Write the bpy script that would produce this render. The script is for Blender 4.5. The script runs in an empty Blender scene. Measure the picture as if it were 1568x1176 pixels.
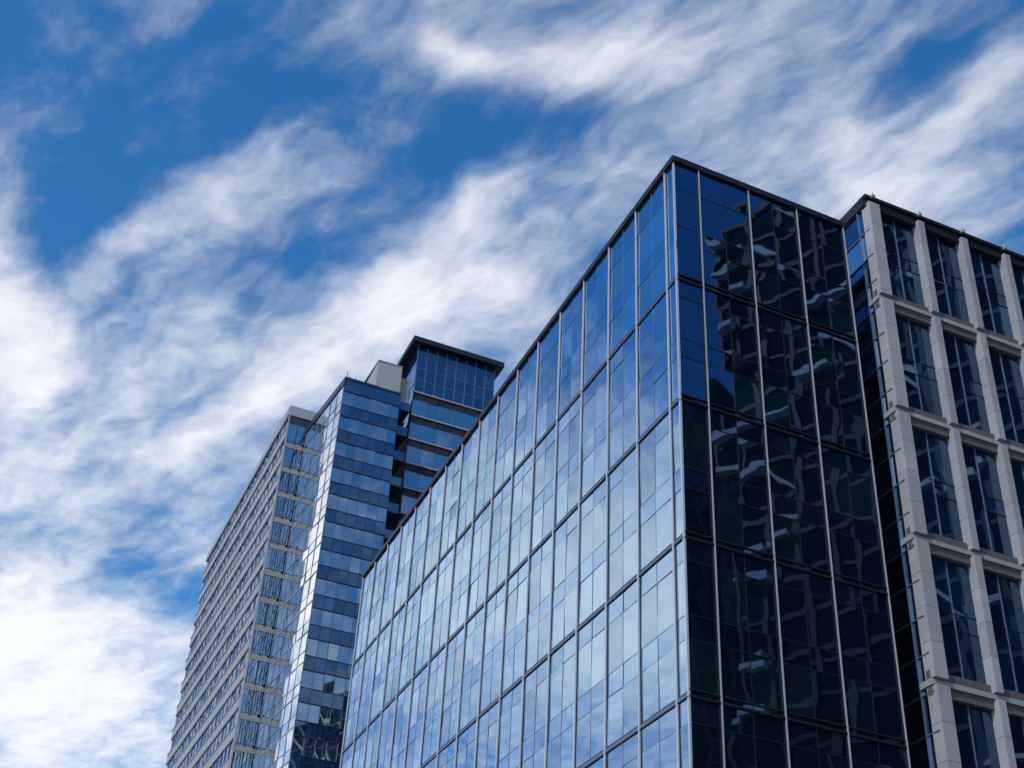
import bpy, math, random
from mathutils import Vector, Matrix
random.seed(7)
scene=bpy.context.scene
scene.view_settings.view_transform='Standard'
scene.view_settings.look='None'
scene.view_settings.exposure=0

# ------------------------------------------------------------------ node helpers
def new_mat(name):
    m=bpy.data.materials.new(name); m.use_nodes=True
    nt=m.node_tree; nt.nodes.clear()
    return m,nt
def N(nt,t,**kw):
    n=nt.nodes.new(t)
    for k,v in kw.items(): setattr(n,k,v)
    return n
def math_n(nt,op,a,b=None,c=None,clamp=False):
    n=nt.nodes.new('ShaderNodeMath'); n.operation=op; n.use_clamp=clamp
    for i,v in enumerate((a,b,c)):
        if v is None: continue
        if isinstance(v,(int,float)): n.inputs[i].default_value=v
        else: nt.links.new(v,n.inputs[i])
    return n.outputs[0]

def glass_mat(name,tint=(.8,.9,1.0),base=(.01,.02,.04),base2=None,f0=.12,power=2.0,wave=.01,wscale=.5,rough=.015,var=.25):
    m,nt=new_mat(name); L=nt.links
    out=N(nt,'ShaderNodeOutputMaterial')
    geo=N(nt,'ShaderNodeNewGeometry'); tc=N(nt,'ShaderNodeTexCoord')
    rnd=geo.outputs['Random Per Island']
    w=math_n(nt,'MULTIPLY',rnd,97.0)
    no=N(nt,'ShaderNodeTexNoise',noise_dimensions='4D'); no.inputs['Scale'].default_value=wscale
    no.inputs['Detail'].default_value=1.0; no.inputs['Roughness'].default_value=.4
    L.new(tc.outputs['Object'],no.inputs['Vector']); L.new(w,no.inputs['W'])
    bp=N(nt,'ShaderNodeBump'); bp.inputs['Strength'].default_value=1.0; bp.inputs['Distance'].default_value=wave
    L.new(no.outputs['Fac'],bp.inputs['Height'])
    lw=N(nt,'ShaderNodeLayerWeight'); lw.inputs['Blend'].default_value=.5
    fc=math_n(nt,'POWER',lw.outputs['Facing'],power)
    fr=math_n(nt,'MULTIPLY_ADD',fc,1-f0,f0,clamp=True)
    v=math_n(nt,'MULTIPLY_ADD',rnd,var,1-var)
    fr=math_n(nt,'MULTIPLY',fr,v,clamp=True)
    gl=N(nt,'ShaderNodeBsdfGlossy'); gl.inputs['Color'].default_value=(*tint,1); gl.inputs['Roughness'].default_value=rough
    L.new(bp.outputs['Normal'],gl.inputs['Normal'])
    df=N(nt,'ShaderNodeBsdfDiffuse')
    mx=N(nt,'ShaderNodeMix',data_type='RGBA')
    mx.inputs['A'].default_value=(*base,1); mx.inputs['B'].default_value=(*(base2 or [c*2.2 for c in base]),1)
    r2=math_n(nt,'FRACT',math_n(nt,'MULTIPLY',rnd,13.7)); r2=math_n(nt,'POWER',r2,3.0)
    L.new(r2,mx.inputs['Factor']); L.new(mx.outputs['Result'],df.inputs['Color'])
    ms=N(nt,'ShaderNodeMixShader'); L.new(fr,ms.inputs[0]); L.new(df.outputs[0],ms.inputs[1]); L.new(gl.outputs[0],ms.inputs[2])
    L.new(ms.outputs[0],out.inputs['Surface'])
    return m
def solid_mat(name,col,rough=.6,metal=0.0,noise=.15,nscale=1.5,bump=0.0,spec=.5):
    m,nt=new_mat(name); L=nt.links
    out=N(nt,'ShaderNodeOutputMaterial'); p=N(nt,'ShaderNodeBsdfPrincipled')
    tc=N(nt,'ShaderNodeTexCoord'); no=N(nt,'ShaderNodeTexNoise'); no.inputs['Scale'].default_value=nscale; no.inputs['Detail'].default_value=3
    L.new(tc.outputs['Object'],no.inputs['Vector'])
    geo=N(nt,'ShaderNodeNewGeometry')
    a=math_n(nt,'MULTIPLY_ADD',no.outputs['Fac'],noise*2,1-noise)
    b=math_n(nt,'MULTIPLY_ADD',geo.outputs['Random Per Island'],noise,1-noise*.5)
    a=math_n(nt,'MULTIPLY',a,b)
    vm=N(nt,'ShaderNodeVectorMath',operation='SCALE'); vm.inputs[0].default_value=col; L.new(a,vm.inputs['Scale'])
    L.new(vm.outputs[0],p.inputs['Base Color']); p.inputs['Roughness'].default_value=rough; p.inputs['Metallic'].default_value=metal
    p.inputs['Specular IOR Level'].default_value=spec
    if bump>0:
        n2=N(nt,'ShaderNodeTexNoise'); n2.inputs['Scale'].default_value=nscale*12; n2.inputs['Detail'].default_value=2
        L.new(tc.outputs['Object'],n2.inputs['Vector'])
        bp=N(nt,'ShaderNodeBump'); bp.inputs['Distance'].default_value=bump; L.new(n2.outputs['Fac'],bp.inputs['Height']); L.new(bp.outputs['Normal'],p.inputs['Normal'])
    L.new(p.outputs[0],out.inputs['Surface'])
    return m

# ------------------------------------------------------------------ mesh helpers
class MB:
    def __init__(s): s.v=[];s.f=[];s.m=[];s.mats=[]
    def mi(s,mat):
        if mat not in s.mats: s.mats.append(mat)
        return s.mats.index(mat)
    def poly(s,pts,mat):
        n=len(s.v); s.v+= [tuple(p) for p in pts]; s.f.append(tuple(range(n,n+len(pts)))); s.m.append(s.mi(mat))
    def hexa(s,b,t,mat):
        n=len(s.v); s.v+=[tuple(p) for p in b]+[tuple(p) for p in t]; k=len(b)
        s.f.append(tuple(range(n+k-1,n-1,-1))); s.f.append(tuple(range(n+k,n+2*k)))
        for i in range(k):
            j=(i+1)%k; s.f.append((n+i,n+j,n+k+j,n+k+i))
        s.m+=[s.mi(mat)]*(k+2)
    def build(s,name,parent=None):
        me=bpy.data.meshes.new(name); me.from_pydata(s.v,[],s.f)
        for m in s.mats: me.materials.append(m)
        me.polygons.foreach_set('material_index',s.m); me.update()
        o=bpy.data.objects.new(name,me); bpy.context.collection.objects.link(o)
        if parent: o.parent=parent
        return o
class Face:
    """Facade frame: runs from point a to point b, outward normal to the right-hand side."""
    def __init__(s,mb,a,b):
        s.mb=mb; s.a=Vector(a); d=Vector(b)-s.a; s.len=d.length; s.u=d.normalized(); s.n=Vector((s.u.y,-s.u.x))
    def p(s,t,d,z):
        q=s.a+s.u*t+s.n*d; return (q.x,q.y,z)
    def pane(s,t0,t1,z0,z1,d,mat,tilt=0.0):
        a=random.gauss(0,tilt); b=random.gauss(0,tilt); tc=(t0+t1)/2; zc=(z0+z1)/2
        g=lambda t,z: s.p(t,d+a*(t-tc)+b*(z-zc),z)
        s.mb.poly([g(t0,z0),g(t1,z0),g(t1,z1),g(t0,z1)],mat)
    def box(s,t0,t1,z0,z1,d0,d1,mat):
        b=[s.p(t0,d0,z0),s.p(t0,d1,z0),s.p(t1,d1,z0),s.p(t1,d0,z0)]
        t=[(x,y,z1) for x,y,_ in b]
        s.mb.hexa(b,t,mat)
    def bar(s,t0,z0,t1,z1,w,d0,d1,mat):
        """slanting bar in the facade plane"""
        dt,dz=t1-t0,z1-z0; l=math.hypot(dt,dz); ox,oz=-dz/l*w/2,dt/l*w/2
        q=[(t0+ox,z0+oz),(t0-ox,z0-oz),(t1-ox,z1-oz),(t1+ox,z1+oz)]
        s.mb.hexa([s.p(a,d0,b) for a,b in q],[s.p(a,d1,b) for a,b in q],mat)
def inset(fp,d):
    n=len(fp); out=[]
    for i in range(n):
        p0=Vector(fp[i-1]);p1=Vector(fp[i]);p2=Vector(fp[(i+1)%n])
        u1=(p1-p0).normalized();u2=(p2-p1).normalized()
        n1=Vector((-u1.y,u1.x));n2=Vector((-u2.y,u2.x))
        k=1+n1.dot(n2); out.append(p1+(n1+n2)*(d/k))
    return out
def prism(mb,fp,z0,z1,mat):
    mb.hexa([(p[0],p[1],z0) for p in fp],[(p[0],p[1],z1) for p in fp],mat)
def empty(name):
    o=bpy.data.objects.new(name,None); bpy.context.collection.objects.link(o); return o

# ------------------------------------------------------------------ materials
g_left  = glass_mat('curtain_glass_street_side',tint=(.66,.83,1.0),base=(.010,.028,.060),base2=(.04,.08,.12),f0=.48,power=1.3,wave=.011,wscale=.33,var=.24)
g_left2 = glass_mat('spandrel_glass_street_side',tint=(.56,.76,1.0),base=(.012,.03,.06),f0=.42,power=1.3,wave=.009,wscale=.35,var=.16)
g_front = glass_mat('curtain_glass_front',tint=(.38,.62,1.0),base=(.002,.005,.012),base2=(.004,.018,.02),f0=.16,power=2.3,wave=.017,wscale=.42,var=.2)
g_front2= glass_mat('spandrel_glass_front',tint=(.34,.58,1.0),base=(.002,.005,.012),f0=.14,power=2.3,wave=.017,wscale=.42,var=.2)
g_grid  = glass_mat('office_glass_dark',tint=(.46,.72,1.0),base=(.002,.010,.028),f0=.16,power=2.5,wave=.018,wscale=.38,var=.2)
g_tower = glass_mat('tower_glass',tint=(.75,.88,1.0),base=(.01,.025,.05),base2=(.03,.05,.08),f0=.38,power=1.5,wave=.010,wscale=.3,var=.15)
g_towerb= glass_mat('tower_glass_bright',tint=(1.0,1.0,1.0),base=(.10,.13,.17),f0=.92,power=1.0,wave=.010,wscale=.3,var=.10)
g_towerd= glass_mat('tower_glass_deep',tint=(.55,.75,1.0),base=(.006,.018,.045),f0=.16,power=1.8,wave=.010,wscale=.3,var=.2)
m_fin  = solid_mat('aluminium_fin',(.56,.59,.63),.35,.4,.06)
m_thin = solid_mat('thin_mullion',(.12,.17,.25),.4,.3,.08)
m_white= solid_mat('white_mullion',(.42,.45,.48),.4,.2,.05)
m_band = solid_mat('floor_band',(.058,.062,.098),.45,.2,.08)
m_black= solid_mat('black_coping',(.010,.012,.018),.5,.2,.1)
m_dark = solid_mat('dark_core',(.01,.012,.015),.8,0,.1)
m_conc = solid_mat('precast_concrete',(.315,.325,.34),.8,0,.20,.5,.01)
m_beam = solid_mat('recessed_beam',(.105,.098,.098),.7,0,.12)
m_roof = solid_mat('roof_gravel',(.25,.24,.23),.9,0,.2,3,.02)
m_span = solid_mat('tower_spandrel',(.31,.33,.36),.5,.2,.08)
m_spand= solid_mat('tower_spandrel_navy',(.028,.042,.075),.35,.2,.1)
m_greyb= solid_mat('plant_cladding',(.31,.34,.37),.7,0,.06)
m_wall = solid_mat('tower_stone',(.22,.22,.215),.8,0,.1)
m_rear = solid_mat('rear_reflector_panel',(.62,.65,.68),.6,0,.06)  # pale tone added so the unseen rear wall brightens the tower's reflection
m_asph = solid_mat('asphalt',(.05,.05,.052),.9,0,.2,2,.01)
m_grnd = solid_mat('ground_paving',(.16,.155,.15),.9,0,.2,.2)
m_pave = solid_mat('pavement_concrete',(.30,.29,.28),.9,0,.15,1,.005)
m_paint= solid_mat('road_paint',(.75,.75,.73),.7,0,.1)
m_brick= solid_mat('brown_masonry',(.22,.17,.13),.85,0,.15,1,.01)

# ================================================================== MAIN GLASS OFFICE BUILDING
C=Vector((8.2,53.4)); Rr=Vector((18.64,57.98)); Ll=Vector((-12.0,106.8)); Bk=Ll+(Rr-C)
ZR=54.65
def main_building():
    root=empty('glass_office_building')
    mb=MB(); prism(mb,inset([C,Rr,Bk,Ll],.25),0,ZR-.5,m_dark); prism(mb,inset([C,Rr,Bk,Ll],.6),ZR-.5,ZR-.35,m_roof); mb.build('core_and_roof',root)
    bands=[46.1,38.55,31.0,23.45,15.9,8.35,.8]
    gl=MB(); fr=MB()
    fa=Face(gl,Ll,C); fb=Face(fr,Ll,C); LN=fa.len
    first=.95; nb=16; w=(LN-first)/nb
    lines=[0]+[w*i for i in range(1,nb)]+[LN-first,LN]
    def rows(z0,z1):
        h=(z1-z0)/2
        return [(z0,z0+h*.70,0),(z0+h*.70,z0+h,1),(z0+h,z0+h*1.70,0),(z0+h*1.70,z1,1)]
    segs=[]
    top=ZR-.25
    zz=[top]+bands
    for i in range(len(zz)-1):
        z1=zz[i]; z0=zz[i+1]
        if i==0: segs+= [(z0,z0+2.6,0),(z0+2.6,z0+3.75,1),(z0+3.75,z0+6.4,0),(z0+6.4,z1,1)]
        else: segs+=rows(z0,z1)
    for i in range(len(lines)-1):
        a,b=lines[i],lines[i+1]
        parts=[(a,(a+b)/2),((a+b)/2,b)] if b-a>2 else [(a,b)]
        for (p,q) in parts:
            for (z0,z1,k) in segs:
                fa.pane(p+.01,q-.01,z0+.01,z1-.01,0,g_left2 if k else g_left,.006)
        if b-a>2: fb.box((a+b)/2-.018,(a+b)/2+.018,.8,top,-.05,.015,m_thin)
    for i,t in enumerate(lines):
        if i==len(lines)-1: continue
        o=.07 if i==0 else 0
        fb.box(t-.05+o,t+.045+o,.8,top,-.05,.11,m_fin)
        fb.box(t+.048+o,t+.095+o,.8,top,-.05,.03,m_black)
    for (z0,z1,k) in segs:
        fb.box(0,LN,z0-.014,z0+.014,-.045,.012,m_thin)
    for z in bands:
        fb.box(0,LN,z-.035,z+.02,-.04,.07,m_band); fb.box(0,LN,z+.19,z+.23,-.04,.05,m_band)
        fb.box(0,LN,z+.02,z+.19,-.04,.035,m_thin)
    ga=Face(gl,C,Rr); gb=Face(fr,C,Rr); WN=ga.len
    ln=[0,1.55,1.55+3.27,1.55+6.54,WN]
    for i in range(len(ln)-1):
        a,b=ln[i],ln[i+1]
        parts=[(a,(a+b)/2),((a+b)/2,b)] if b-a>2 else [(a,b)]
        for (p,q) in parts:
            for (z0,z1,k) in segs:
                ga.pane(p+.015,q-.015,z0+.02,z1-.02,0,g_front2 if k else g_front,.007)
        if b-a>2: gb.box((a+b)/2-.02,(a+b)/2+.02,.8,top,-.05,.02,m_black)
    for i,t in enumerate(ln):
        if i==0: continue
        s=-.06 if i==len(ln)-1 else 0
        gb.box(t-.028+s,t+.028+s,.8,top,-.05,.12,m_white)
        gb.box(t-.09+s,t-.031+s,.8,top,-.05,.06,m_black)
    for (z0,z1,k) in segs: gb.box(0,WN,z0-.02,z0+.02,-.045,.02,m_black)
    for z in bands:
        gb.box(0,WN,z-.05,z+.05,-.04,.10,m_black); gb.box(0,WN,z+.28,z+.34,-.04,.08,m_black)
    fb.box(LN-.10,LN+.02,.8,top,-.05,.05,m_fin)
    for F_ in (fb,gb):
        F_.box(-.05,F_.len+.14,top,top+.38,-.45,.16,m_black)
    gl.build('curtain_wall_glass',root); fr.build('frames_and_fins',root)
    ot=MB()
    for k,(a,b) in enumerate(((Rr,Bk),(Bk,Ll))):
        f=Face(ot,a,b); n=int(f.len//3.5)
        for i in range(n):
            for z in range(14): f.pane(f.len*i/n+.05,f.len*(i+1)/n-.05,.9+z*3.78,.9+z*3.78+(1.6 if k else 2.6),0,g_tower if k else g_front,.004)
        if k:
            for z in range(14): f.box(0,f.len,.9+z*3.78+1.6,.9+(z+1)*3.78-.003 if z<13 else top-.003,-.2,.03,m_rear)
            f.box(0,f.len,0,.9,-.2,.03,m_rear)
        else:
            for z in range(15): f.box(0,f.len,z*3.78,.9+z*3.78,-.2,.01,m_band)
        f.box(.2,f.len,top,top+.38,-.45,.12,m_black)
    f=Face(ot,C,Rr); f.box(0,f.len,0,.78,-.2,.05,m_beam); f=Face(ot,Ll,C); f.box(0,f.len,0,.78,-.2,.05,m_beam)
    ot.build('rear_walls_and_plinth',root)
main_building()

# ================================================================== CONCRETE GRID OFFICE BUILDING (right)
K=Vector((20.4,58.5)); dR=Vector((.921,.39)).normalized(); dL=Vector((-.352,.936)).normalized()
def grid_building():
    root=empty('concrete_grid_office_building')
    W=17.4; D=34; A=K; B=K+dR*W; Cc=B+dL*D; Dd=A+dL*D
    top=57.4
    mb=MB(); prism(mb,inset([A,B,Cc,Dd],.55),0,top-.6,m_dark); prism(mb,inset([A,B,Cc,Dd],.9),top-.6,top-.4,m_roof); mb.build('core_and_roof',root)
    joints=[49.9,42.25,34.6,26.95,19.3,11.65,4.0]
    gl=MB(); fr=MB(); bay=3.28
    f=Face(gl,A,B); g=Face(fr,A,B)
    piers=[.40]+[.42+bay*i+.15 for i in range(1,6)]
    zz=[top]+joints+[0]
    for i in range(len(zz)-1):
        z1=zz[i];z0=zz[i+1]
        for j,t in enumerate(piers):
            hw=.38 if j==0 else .22
            ze=z1-(.35 if i==0 else .16)
            n=4
            for k in range(n):
                a=z0+.20+(ze-z0-.20)*k/n; b=z0+.20+(ze-z0-.20)*(k+1)/n-.02
                g.box(t-hw,t+hw,a,b,-.50,.22,m_conc)
        if i>0:
            g.box(0.02,W,z1-.12,z1+.14,-.42,.02,m_conc)
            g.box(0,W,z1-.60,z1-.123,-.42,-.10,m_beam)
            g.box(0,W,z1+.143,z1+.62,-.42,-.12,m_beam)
        for j in range(len(piers)-1):
            a=piers[j]+(.38 if j==0 else .22); b=piers[j+1]-.22
            n=2
            for k in range(n):
                p=a+(b-a)*k/n; q=a+(b-a)*(k+1)/n
                zl=[z0+.6,z0+3.2,z0+4.1,z1-.58]
                for m in range(3): f.pane(p+.02,q-.02,zl[m]+.02,zl[m+1]-.02,-.36,g_grid,.006)
            g.box((a+b)/2-.025,(a+b)/2+.025,z0+.6,z1-.58,-.40,-.31,m_thin)
            for zq in (z0+3.2,z0+4.1): g.box(a,b,zq-.02,zq+.02,-.40,-.33,m_black)
    g.box(0,W,top-.62,top,-.40,-.02,m_black)
    g.box(-.12,W,top+.003,top+.22,-.5,.12,m_black)
    for j,t in enumerate(piers):
        g.box(t-.10,t+.10,top+.05,top+.24,.125,.30,m_conc); g.box(t+.02,t+.06,top+.2,top+.5,.15,.19,m_fin)
    f2=Face(gl,Dd,A); g2=Face(fr,Dd,A)
    n=10
    zs=[top-.5-i*1.9 for i in range(31)]
    for i in range(n):
        a=D-(i+1)*D/n; b=D-i*D/n
        for k in range(len(zs)-1):
            if zs[k+1]<0: break
            f2.pane(a+.03,b-.03,zs[k+1]+.03,zs[k]-.03,-.05,g_left if k%2 else g_front,.005)
        g2.box(b-.06-(0.9 if i==0 else 0),b-(0.9 if i==0 else 0),0,top-.5,-.1,.06,m_thin)
    for z in zs: g2.box(0,D,z-.03,z+.03,-.1,.02,m_thin)
    g2.box(0,D-.12,top-.5,top+.22,-.5,.12,m_black)
    for z in joints: g2.box(D-.9,D-.003,z-.14,z+.17,-.42,.06,m_conc)
    gl.build('window_glass',root); fr.build('piers_and_beams',root)
    ot=MB()
    for a,b in ((B,Cc),(Cc,Dd)):
        f=Face(ot,a,b); n=int(f.len//3.3)
        for i in range(n+1):
            t=f.len*i/n; f.box(max(0,t-.3),min(f.len,t+.3),0,top,-.45,.2,m_conc)
        for z in joints: f.box(0,f.len,z-.4,z+.4,-.5,.1,m_conc)
        for i in range(n):
            for z in joints: f.pane(f.len*i/n+.3,f.len*(i+1)/n-.3,z+.4,z+7.2,-.3,g_grid,.005)
    ot.build('rear_walls',root)
grid_building()

# ================================================================== HIGH-RISE TOWER (left, behind)
def tower():
    root=empty('high_rise_tower')
    T=Vector((-20.5,135.5)); E=Vector((-26.3,147.2)); A=Vector((-28.7,146.2)); B=Vector((-46.3,190.2))
    D1=T+dR*7.3; U0=Vector((-12.8,144.4)); U1=U0+dR*11.3
    FH=3.62; zt=95.5; zw=97.9; zu=107.6
    gl=MB(); fr=MB(); body=MB()
    N1=E+dR*7.6
    prism(body,inset([T,D1,N1+dL*2,E],.12),0,zt-.6,m_dark)
    prism(body,inset([A,A+dR*2.4,A+dR*2.4+dL*46,B],.12),0,zw-.4,m_greyb)
    U2=U1+dL*40; U3=U0+dL*40
    prism(body,inset([U0,U1,U2,U3],.12),0,zu,m_dark)
    prism(body,inset([E+dR*.3+dL*.3,N1+dL*2.2,N1+dL*38,E+dR*.3+dL*38],.05),0,zt-1,m_dark)
    body.build('core',root)
    f=Face(gl,E,T); g=Face(fr,E,T); n=6; Lf=f.len
    nf=26
    for k in range(nf):
        z0=zt-1.0-(k+1)*FH; z1=z0+FH
        if z0<0: break
        for i in range(n):
            a=Lf*i/n;b=Lf*(i+1)/n
            f.pane(a+.05,b-.05,z0+1.35,z1-.06,0,g_towerb,.012)
            f.pane(a+.05,b-.05,z0+.06,z0+1.30,0,g_towerb,.012)
        g.box(0,Lf,z0-.08,z0+.08,-.1,.05,m_span); g.box(0,Lf,z0+1.29,z0+1.35,-.1,.03,m_thin)
    for i in range(n+1):
        t=min(max(Lf*i/n,.08),Lf-.08); g.box(t-.04,t+.04,0,zt-1,-.1,.05,m_thin)
    g.box(0,Lf+.1,zt-1.0,zt,-.3,.12,m_spand)
    f=Face(gl,T,D1); g=Face(fr,T,D1); n=6; Lf=f.len
    for k in range(nf):
        z1=zt-1.9-k*FH; z0=z1-FH
        if z0<0: break
        for i in range(n):
            a=Lf*i/n;b=Lf*(i+1)/n
            f.pane(a+.04,b-.04,z1-1.95,z1-.05,-.02,g_tower,.012)
            g.box(a-.03+(.03 if i==0 else 0),a+.04,z1-2.0,z1,-.1,.06,m_thin)
            f.pane(a+.02,b-.02,z0+.03,z1-2.03,.04,g_towerd,.006)
        g.box(0,Lf,z1-2.06,z1-1.98,-.1,.10,m_spand); g.box(0,Lf,z1-.04,z1+.04,-.1,.10,m_spand)
    f.pane(0,Lf,zt-1.85,zt-.2,.04,g_towerd,.0); g.box(-.1,Lf,zt-.2,zt+.05,-.3,.14,m_spand)
    f=Face(gl,D1,D1+dL*6.5); g=Face(fr,D1,D1+dL*6.5)
    bb=Face(fr,T,D1); bs=7.3
    for k in range(nf):
        z=zt-1.9-k*FH
        if z<4: break
        for i in range(4): f.pane(i*1.6+.05,(i+1)*1.6-.05,z-FH+.4,z-.1,.0,g_towerd,.01)
        g.box(0,6.4,z-.1,z+.4,-.1,.03,m_spand)
        bb.box(bs+.01,bs+1.5,z-.22,z+.0,-5.4,-.25,m_spand)
        bb.box(bs+.05,bs+1.45,z+.003,z+1.0,-.34,-.30,g_towerd); bb.box(bs+.02,bs+1.48,z+1.003,z+1.05,-.36,-.28,m_thin)
    f=Face(gl,U0,U1); g=Face(fr,U0,U1); Lf=f.len; n=8
    zb=100.2
    for r_ in range(4):
        for i in range(n):
            a=Lf*i/n;b=Lf*(i+1)/n; z0=zb+(zu-zb)*r_/4; z1=zb+(zu-zb)*(r_+1)/4
            f.pane(a+.03,b-.03,z0+.03,z1-.03,0,g_towerd,.008)
        g.box(0,Lf,z0-.04,z0+.04,-.1,.05,m_thin)
    for i in range(n+1):
        t=min(max(Lf*i/n,.06),Lf-.06); g.box(t-.05,t+.05,zb,zu,-.1,.07,m_thin)
    for k in range(27):
        z1=zb-k*FH; z0=z1-FH
        if z0<0: break
        for i in range(6):
            a=Lf*i/6;b=Lf*(i+1)/6
            g.box(a+.08,b-.08,z1-1.15,z1-.15,-.2,.0,m_dark)
            f.pane(a+.04,b-.04,z0+.1,z1-1.22,.05,g_tower,.012)
            g.box(a-.03+(.03 if i==0 else 0),a+.04,z0,z1-1.15,-.1,.10,m_thin)
        g.box(0,Lf,z1-.15,z1+.04,-.2,.14,m_span); g.box(0,Lf,z1-1.23,z1-1.16,-.2,.10,m_spand)
    f=Face(gl,U3,U0); Lf=f.len
    for i in range(20):
        for r_ in range(2):
            f.pane(Lf*i/20+.05,Lf*(i+1)/20-.05,zt+r_*6,zt+5.9+r_*6,0,g_towerd,.01)
    f=Face(gl,U1,U2)
    for i in range(12):
        for k in range(28): f.pane(f.len*i/12+.05,f.len*(i+1)/12-.05,zu-(k+1)*3.6,zu-k*3.6-.5,0,g_towerd,.01)
    e=MB(); prism(e,inset([U0,U1,U0+dR*11.3+dL*9,U0+dL*9],-.95),zu,zu+.75,m_black)
    e.build('eave_slab',root)
    pb=MB(); P0=Vector((-17.4,141.2)); prism(pb,[P0,P0+dR*3.3,P0+dR*3.3+dL*6,P0+dL*6],zt-1,102.4,m_greyb)
    P1=P0+dR*3.3; prism(pb,[P1+dL*.5,P1+dR*1.3+dL*.5,P1+dR*1.3+dL*5,P1+dL*5],zt-1,101.2,m_wall)
    q=Face(pb,P0,P0+dR*3.3); q.box(-.03,3.33,102.4,102.6,-6,.05,m_wall)
    pb.build('roof_plant_room',root)
    f=Face(gl,B,A); g=Face(fr,B,A); Lf=f.len; n=24
    for k in range(27):
        z1=zw-1.2-k*FH; z0=z1-FH
        if z0<0: break
        for i in range(n):
            a=Lf*i/n;b=Lf*(i+1)/n
            f.pane(a+.04,b-.04,z0+1.45,z1-.02,-.12,g_towerd,.012)
            g.box(b-.05,b+.03 if i<n-1 else b,z0+1.42,z1,-.14,.0,m_thin)
        g.box(0,Lf,z0+.02,z0+1.40,-.2,.06,m_span)
        g.box(0,Lf,z0+1.403,z0+1.50,-.2,.16,m_white)
    g.box(0,Lf+.05,zw-1.2,zw,-.3,.12,m_greyb)
    f=Face(gl,A,A+dR*2.6); g=Face(fr,A,A+dR*2.6)
    for k in range(27):
        z1=zw-2.6-k*FH; z0=z1-FH
        if z0<0: break
        for i in range(2): f.pane(.2+i*1.15,.2+(i+1)*1.15-.06,z0+.9,z1,-.02,g_tower,.012)
        g.box(.0,2.6,z0,z0+.55,-.1,.05,m_wall)
    g.box(0,.17,0,zw-1.2,-.1,.1,m_span); g.box(1.3,1.38,0,zw-2.6,-.1,.03,m_black)
    g.box(-.05,7.5,zw-1.4,zw+.05,-8,.12,m_greyb); g.box(0,2.6,zw-2.6,zw-1.4,-.2,.0,m_spand)
    ms=MB(); h=Face(ms,T,D1)
    for t,hh in ((.3,1.5),(.7,.9),(1.4,1.0),(2.0,.6)): h.box(t,t+.06,zt,zt+hh,-.6,-.54,m_black)
    h.box(.1,4.5,zt+.55,zt+.6,-.6,-.55,m_black)
    for i in range(8): h.box(.1+i*.6,.13+i*.6,zt,zt+.55,-.6,-.57,m_black)
    hb=Face(ms,B,A)
    for i in range(1,9): hb.box(i*5.2,i*5.2+.12,zw,zw+.55,-.4,-.28,m_fin)
    ms.build('roof_masts_and_rail',root)
    gl.build('glass',root); fr.build('spandrels_and_mullions',root)
tower()

# ================================================================== BUILDINGS ACROSS THE STREET (seen only mirrored in the glass)
def street_tower(name,a,u,w,d,h,wall,glass,bay=3.2,fh=3.8,pier=.35,ledge=None):
    root=empty(name); u=Vector(u).normalized(); v=Vector((-u.y,u.x)); a=Vector(a)
    fp=[a,a+u*w,a+u*w+v*d,a+v*d]
    mb=MB(); prism(mb,inset(fp,.3),0,h-.3,m_dark); prism(mb,inset(fp,.5),h-.3,h-.2,m_roof)
    for i in range(4):
        f=Face(mb,fp[i],fp[(i+1)%4]); n=max(2,int(f.len/bay)); m=int(h/fh)
        for j in range(n+1):
            t=f.len*j/n; f.box(max(0.002*(i+1),t-pier),min(f.len-.002*(i+1),t+pier),0,h,-.3,.25,wall)
        for k in range(m):
            z=h-(k+1)*fh
            f.box(0,f.len,z-.22,z+.22,-.3,.12+.003*i,wall)
            for j in range(n):
                f.pane(f.len*j/n+pier,f.len*(j+1)/n-pier,z+.25,z+fh-.25,-.1,glass,.01)
                if ledge and i==3 and j==n-1 and k%3!=2:
                    f.box(f.len*j/n+pier,f.len-pier,z+.23,z+.85,.26,1.3,ledge)
                elif ledge and random.random()<.12:
                    f.box(f.len*j/n+pier+.1,f.len*(j+1)/n-pier-.1,z+.23,z+.40+random.random()*.5,.26,1.1,ledge)
                elif ledge and random.random()<.12:
                    f.bar(f.len*j/n,z,f.len*(j+1)/n,z+fh,.30,.26,.6,ledge)
        f.box(0,f.len,h,h+.5+.01*i,-.5,.3,wall)
    mb.build('walls_and_windows',root)
g_opp=glass_mat('opposite_glass',tint=(.35,.5,.6),base=(.002,.004,.006),f0=.03,power=4,wave=.01)
m_opp=solid_mat('opposite_stone',(.62,.66,.66),.8,0,.1)
m_opd=solid_mat('opposite_dark_metal',(.013,.017,.021),.5,0,.1)
street_tower('dark_office_tower',(55,27),(1,0),26,31,96,m_opd,g_opp,3.6,3.8,.25,m_opp)
street_tower('dark_metal_office_tower',(88,-32),(.97,.24),28,30,106,m_opd,g_opp,3.4,3.8,.4)
street_tower('brown_office_block',(-62,40),(1,0),26,60,26,m_brick,g_tower,3.4,3.8,.7)
street_tower('brown_office_block',(10,-70),(1,0),50,36,30,m_brick,g_tower,3.4,3.8,.7)

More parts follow.
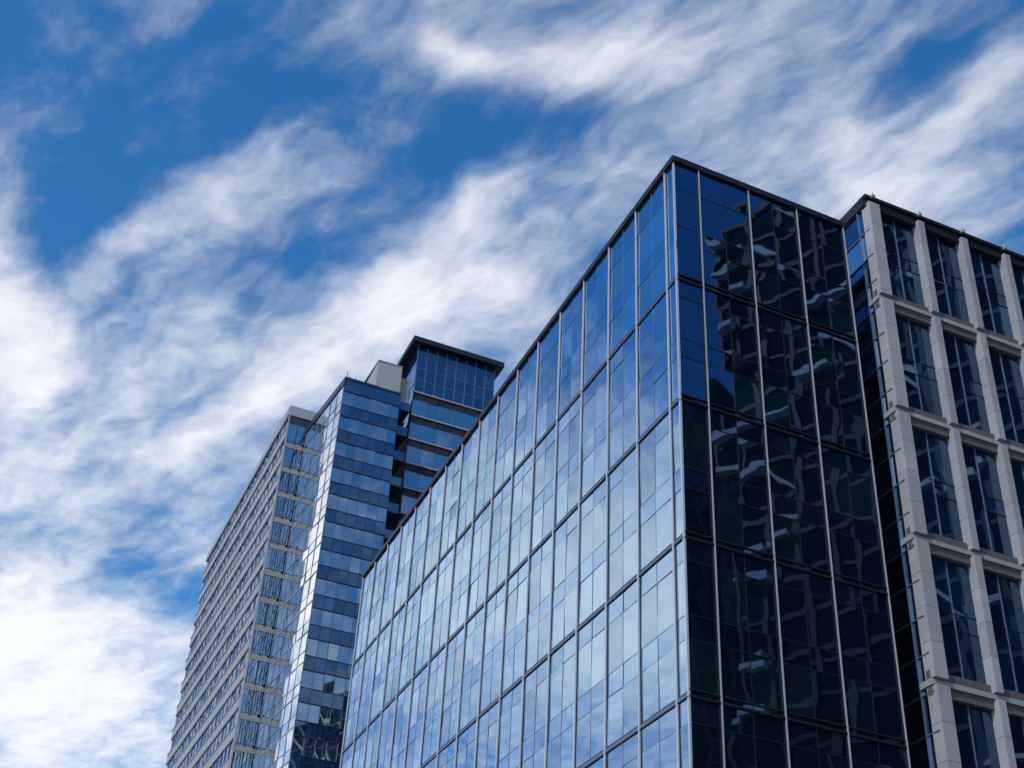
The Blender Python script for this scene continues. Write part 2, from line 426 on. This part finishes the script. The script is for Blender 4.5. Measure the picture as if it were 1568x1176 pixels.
# ================================================================== GROUND, ROAD, PAVEMENTS
gm=MB(); gm.poly([(-3000,-3000,0),(3000,-3000,0),(3000,3000,0),(-3000,3000,0)],m_grnd); gm.build('ground')
def strip(mb,a,b,w,z,mat):
    f=Face(mb,a,b); mb.poly([f.p(0,-w/2,z),f.p(0,w/2,z),f.p(f.len,w/2,z),f.p(f.len,-w/2,z)][::-1],mat)
rd=MB(); q0=Vector((-8.5,52))-dL*140; q1=Vector((-8.5,52))+dL*240
strip(rd,q0,q1,12,.004,m_asph)
f=Face(rd,q0,q1)
for i in range(60): rd.poly([f.p(i*6,-.07,.008),f.p(i*6+3,-.07,.008),f.p(i*6+3,.07,.008),f.p(i*6,.07,.008)],m_paint)
rd.build('road')
pv=MB(); f=Face(pv,q0,q1)
for d0,d1 in ((6.0,9.6),(-9.6,-6.0)): f.box(0,f.len,0,.13,min(d0,d1),max(d0,d1),m_pave)
pv.build('pavement')

# ================================================================== WORLD: sky with cloud layer
SUN_AZ=math.radians(222); SUN_EL=math.radians(42)
w=bpy.data.worlds.new('World'); scene.world=w; w.use_nodes=True; nt=w.node_tree; nt.nodes.clear(); L=nt.links
try:
    w.cycles.sampling_method='MANUAL'; w.cycles.sample_map_resolution=256
except Exception: pass
out=N(nt,'ShaderNodeOutputWorld'); bg=N(nt,'ShaderNodeBackground'); bg.inputs['Strength'].default_value=.1
sky=N(nt,'ShaderNodeTexSky',sky_type='NISHITA'); sky.sun_disc=False; sky.sun_elevation=SUN_EL; sky.sun_rotation=SUN_AZ
sky.air_density=1.0; sky.dust_density=.5; sky.ozone_density=2.5
hs=N(nt,'ShaderNodeHueSaturation'); hs.inputs['Saturation'].default_value=1.36; hs.inputs['Value'].default_value=1.72; hs.inputs['Hue'].default_value=.499
L.new(sky.outputs[0],hs.inputs['Color'])
tc=N(nt,'ShaderNodeTexCoord'); sp=N(nt,'ShaderNodeSeparateXYZ'); L.new(tc.outputs['Generated'],sp.inputs[0])
zc=math_n(nt,'MAXIMUM',sp.outputs[2],.06)
px=math_n(nt,'DIVIDE',sp.outputs[0],zc); py=math_n(nt,'DIVIDE',sp.outputs[1],zc)
cp=N(nt,'ShaderNodeCombineXYZ'); L.new(px,cp.inputs[0]); L.new(py,cp.inputs[1]); P0=cp.outputs[0]
wn=N(nt,'ShaderNodeTexNoise',noise_dimensions='2D'); wn.inputs['Scale'].default_value=6; wn.inputs['Detail'].default_value=3; L.new(P0,wn.inputs['Vector'])
ws=N(nt,'ShaderNodeVectorMath',operation='SUBTRACT'); L.new(wn.outputs['Color'],ws.inputs[0]); ws.inputs[1].default_value=(.5,.5,.5)
wm=N(nt,'ShaderNodeVectorMath',operation='MULTIPLY_ADD'); L.new(ws.outputs[0],wm.inputs[0]); wm.inputs[1].default_value=(.075,.075,0); L.new(P0,wm.inputs[2])
PW=wm.outputs[0]
def noise(vec,rot,sc,detail,rough,scale=1,dist=0):
    mp=N(nt,'ShaderNodeMapping',vector_type='TEXTURE'); mp.inputs['Rotation'].default_value=(0,0,rot); mp.inputs['Scale'].default_value=sc
    L.new(vec,mp.inputs['Vector'])
    n=N(nt,'ShaderNodeTexNoise',noise_dimensions='2D'); n.inputs['Scale'].default_value=scale; n.inputs['Detail'].default_value=detail; n.inputs['Roughness'].default_value=rough
    n.inputs['Distortion'].default_value=dist
    L.new(mp.outputs[0],n.inputs['Vector']); return n.outputs['Fac']
n1=noise(PW,-.92,(.24,.095,1),5,.50)
n2=noise(PW,-.85,(.066,.036,1),5,.58)
n3=noise(P0,-.9,(.9,.5,1),1,.5)
blobs=[(55,888,-7,82,36,.8),(-59,880,48,45,30,.7),(120,843,-55,109,47,.25),(237,842,-83,90,40,.15),(332,981,104,107,50,.45),(446,918,-76,65,46,.35),
(-265,1090,-60,106,36,.55),(-50,1082,-93,102,26,.7),(-149,1237,-99,196,54,.5),(-451,1193,-80,132,28,.45),(-634,1307,-140,212,50,.9),(-572,1453,-86,246,80,.4),(-412,1594,-83,226,40,.65),
(-685,1769,-50,201,60,.45),(-908,2563,-117,416,206,1.2),(-845,2223,-115,190,97,.55),(-55,1304,-93,219,86,.45),(-257,1406,-101,177,50,.45),(-525,967,-117,143,25,.4),
(235,1008,-66,100,58,.2),(444,1020,-71,77,45,.35),(68,1051,-67,178,98,.1),(-99,1026,-55,160,44,-.6),(-222,1184,-83,110,44,-.55),(-498,1109,-65,125,44,-.5),
(-303,866,-31,144,46,-.25),(-608,2089,28,165,100,-.65),(389,858,-90,50,28,-.65),(246,924,-107,62,27,-.5),(464,975,-64,49,24,-.35),(-609,1741,-20,81,37,-.35),
(15,978,-56,90,28,-.45),(-562,1158,-113,70,42,-.3),(538,1095,-96,54,44,-.3),(-215,940,-50,120,48,-.4),(-345,985,-43,120,50,-.3),
(-1450,1400,-74,420,520,1.15),(-830,770,-74,270,420,-.95),(1000,-720,0,500,500,-1.0)]
acc=None
for (x,y,t,a,b,am) in blobs:
    mp=N(nt,'ShaderNodeMapping',vector_type='TEXTURE'); mp.inputs['Location'].default_value=(x/1000,y/1000,0)
    mp.inputs['Rotation'].default_value=(0,0,t/100); mp.inputs['Scale'].default_value=(a/1000,b/1000,1); L.new(PW,mp.inputs['Vector'])
    d=N(nt,'ShaderNodeVectorMath',operation='DOT_PRODUCT'); L.new(mp.outputs[0],d.inputs[0]); L.new(mp.outputs[0],d.inputs[1])
    ex=math_n(nt,'EXPONENT',math_n(nt,'MULTIPLY',d.outputs['Value'],-.8))
    acc=math_n(nt,'MULTIPLY_ADD',ex,am,acc if acc is not None else 0.0)
den=math_n(nt,'MULTIPLY_ADD',n1,1.2,-.60)
den=math_n(nt,'ADD',den,math_n(nt,'MULTIPLY_ADD',n2,.72,-.36))
den=math_n(nt,'ADD',den,math_n(nt,'MULTIPLY_ADD',n3,.3,-.15))
den=math_n(nt,'ADD',den,math_n(nt,'MULTIPLY',acc,.8))
haze=math_n(nt,'MULTIPLY',math_n(nt,'MAXIMUM',math_n(nt,'SUBTRACT',.48,sp.outputs[2]),0.0),1.3)
den=math_n(nt,'ADD',den,haze)
den=math_n(nt,'ADD',den,.04)
mr=N(nt,'ShaderNodeMapRange',interpolation_type='SMOOTHSTEP'); mr.inputs['From Min'].default_value=-.42; mr.inputs['From Max'].default_value=1.22
L.new(den,mr.inputs['Value'])
mix=N(nt,'ShaderNodeMix',data_type='RGBA'); L.new(mr.outputs[0],mix.inputs['Factor']); L.new(hs.outputs[0],mix.inputs['A'])
mix.inputs['B'].default_value=(9.7,9.9,10.3,1)
L.new(mix.outputs['Result'],bg.inputs['Color']); L.new(bg.outputs[0],out.inputs['Surface'])

# ================================================================== SUN
S=Vector((math.sin(SUN_AZ)*math.cos(SUN_EL),math.cos(SUN_AZ)*math.cos(SUN_EL),math.sin(SUN_EL)))
sl=bpy.data.lights.new('sun','SUN'); sl.energy=2.2; sl.angle=math.radians(.5); sl.color=(1,.965,.93)
so=bpy.data.objects.new('sun',sl); so.rotation_euler=S.to_track_quat('Z','Y').to_euler(); so.location=(0,0,200); bpy.context.collection.objects.link(so)

# ================================================================== CAMERA
e=math.radians(34.84); r=math.radians(3.33)
F=Vector((0,math.cos(e),math.sin(e))); R0=Vector((1,0,0)); U0_=Vector((0,-math.sin(e),math.cos(e)))
R=R0*math.cos(r)+U0_*math.sin(r); U=U0_*math.cos(r)-R0*math.sin(r)
cam=bpy.data.cameras.new('camera'); cam.sensor_width=36; cam.lens=36*2050/1568; cam.clip_end=6000; cam.clip_start=.1
co=bpy.data.objects.new('camera',cam); bpy.context.collection.objects.link(co)
M=Matrix((R,U,-F)).transposed().to_4x4(); M.translation=Vector((0,0,1.7)); co.matrix_world=M
scene.camera=co
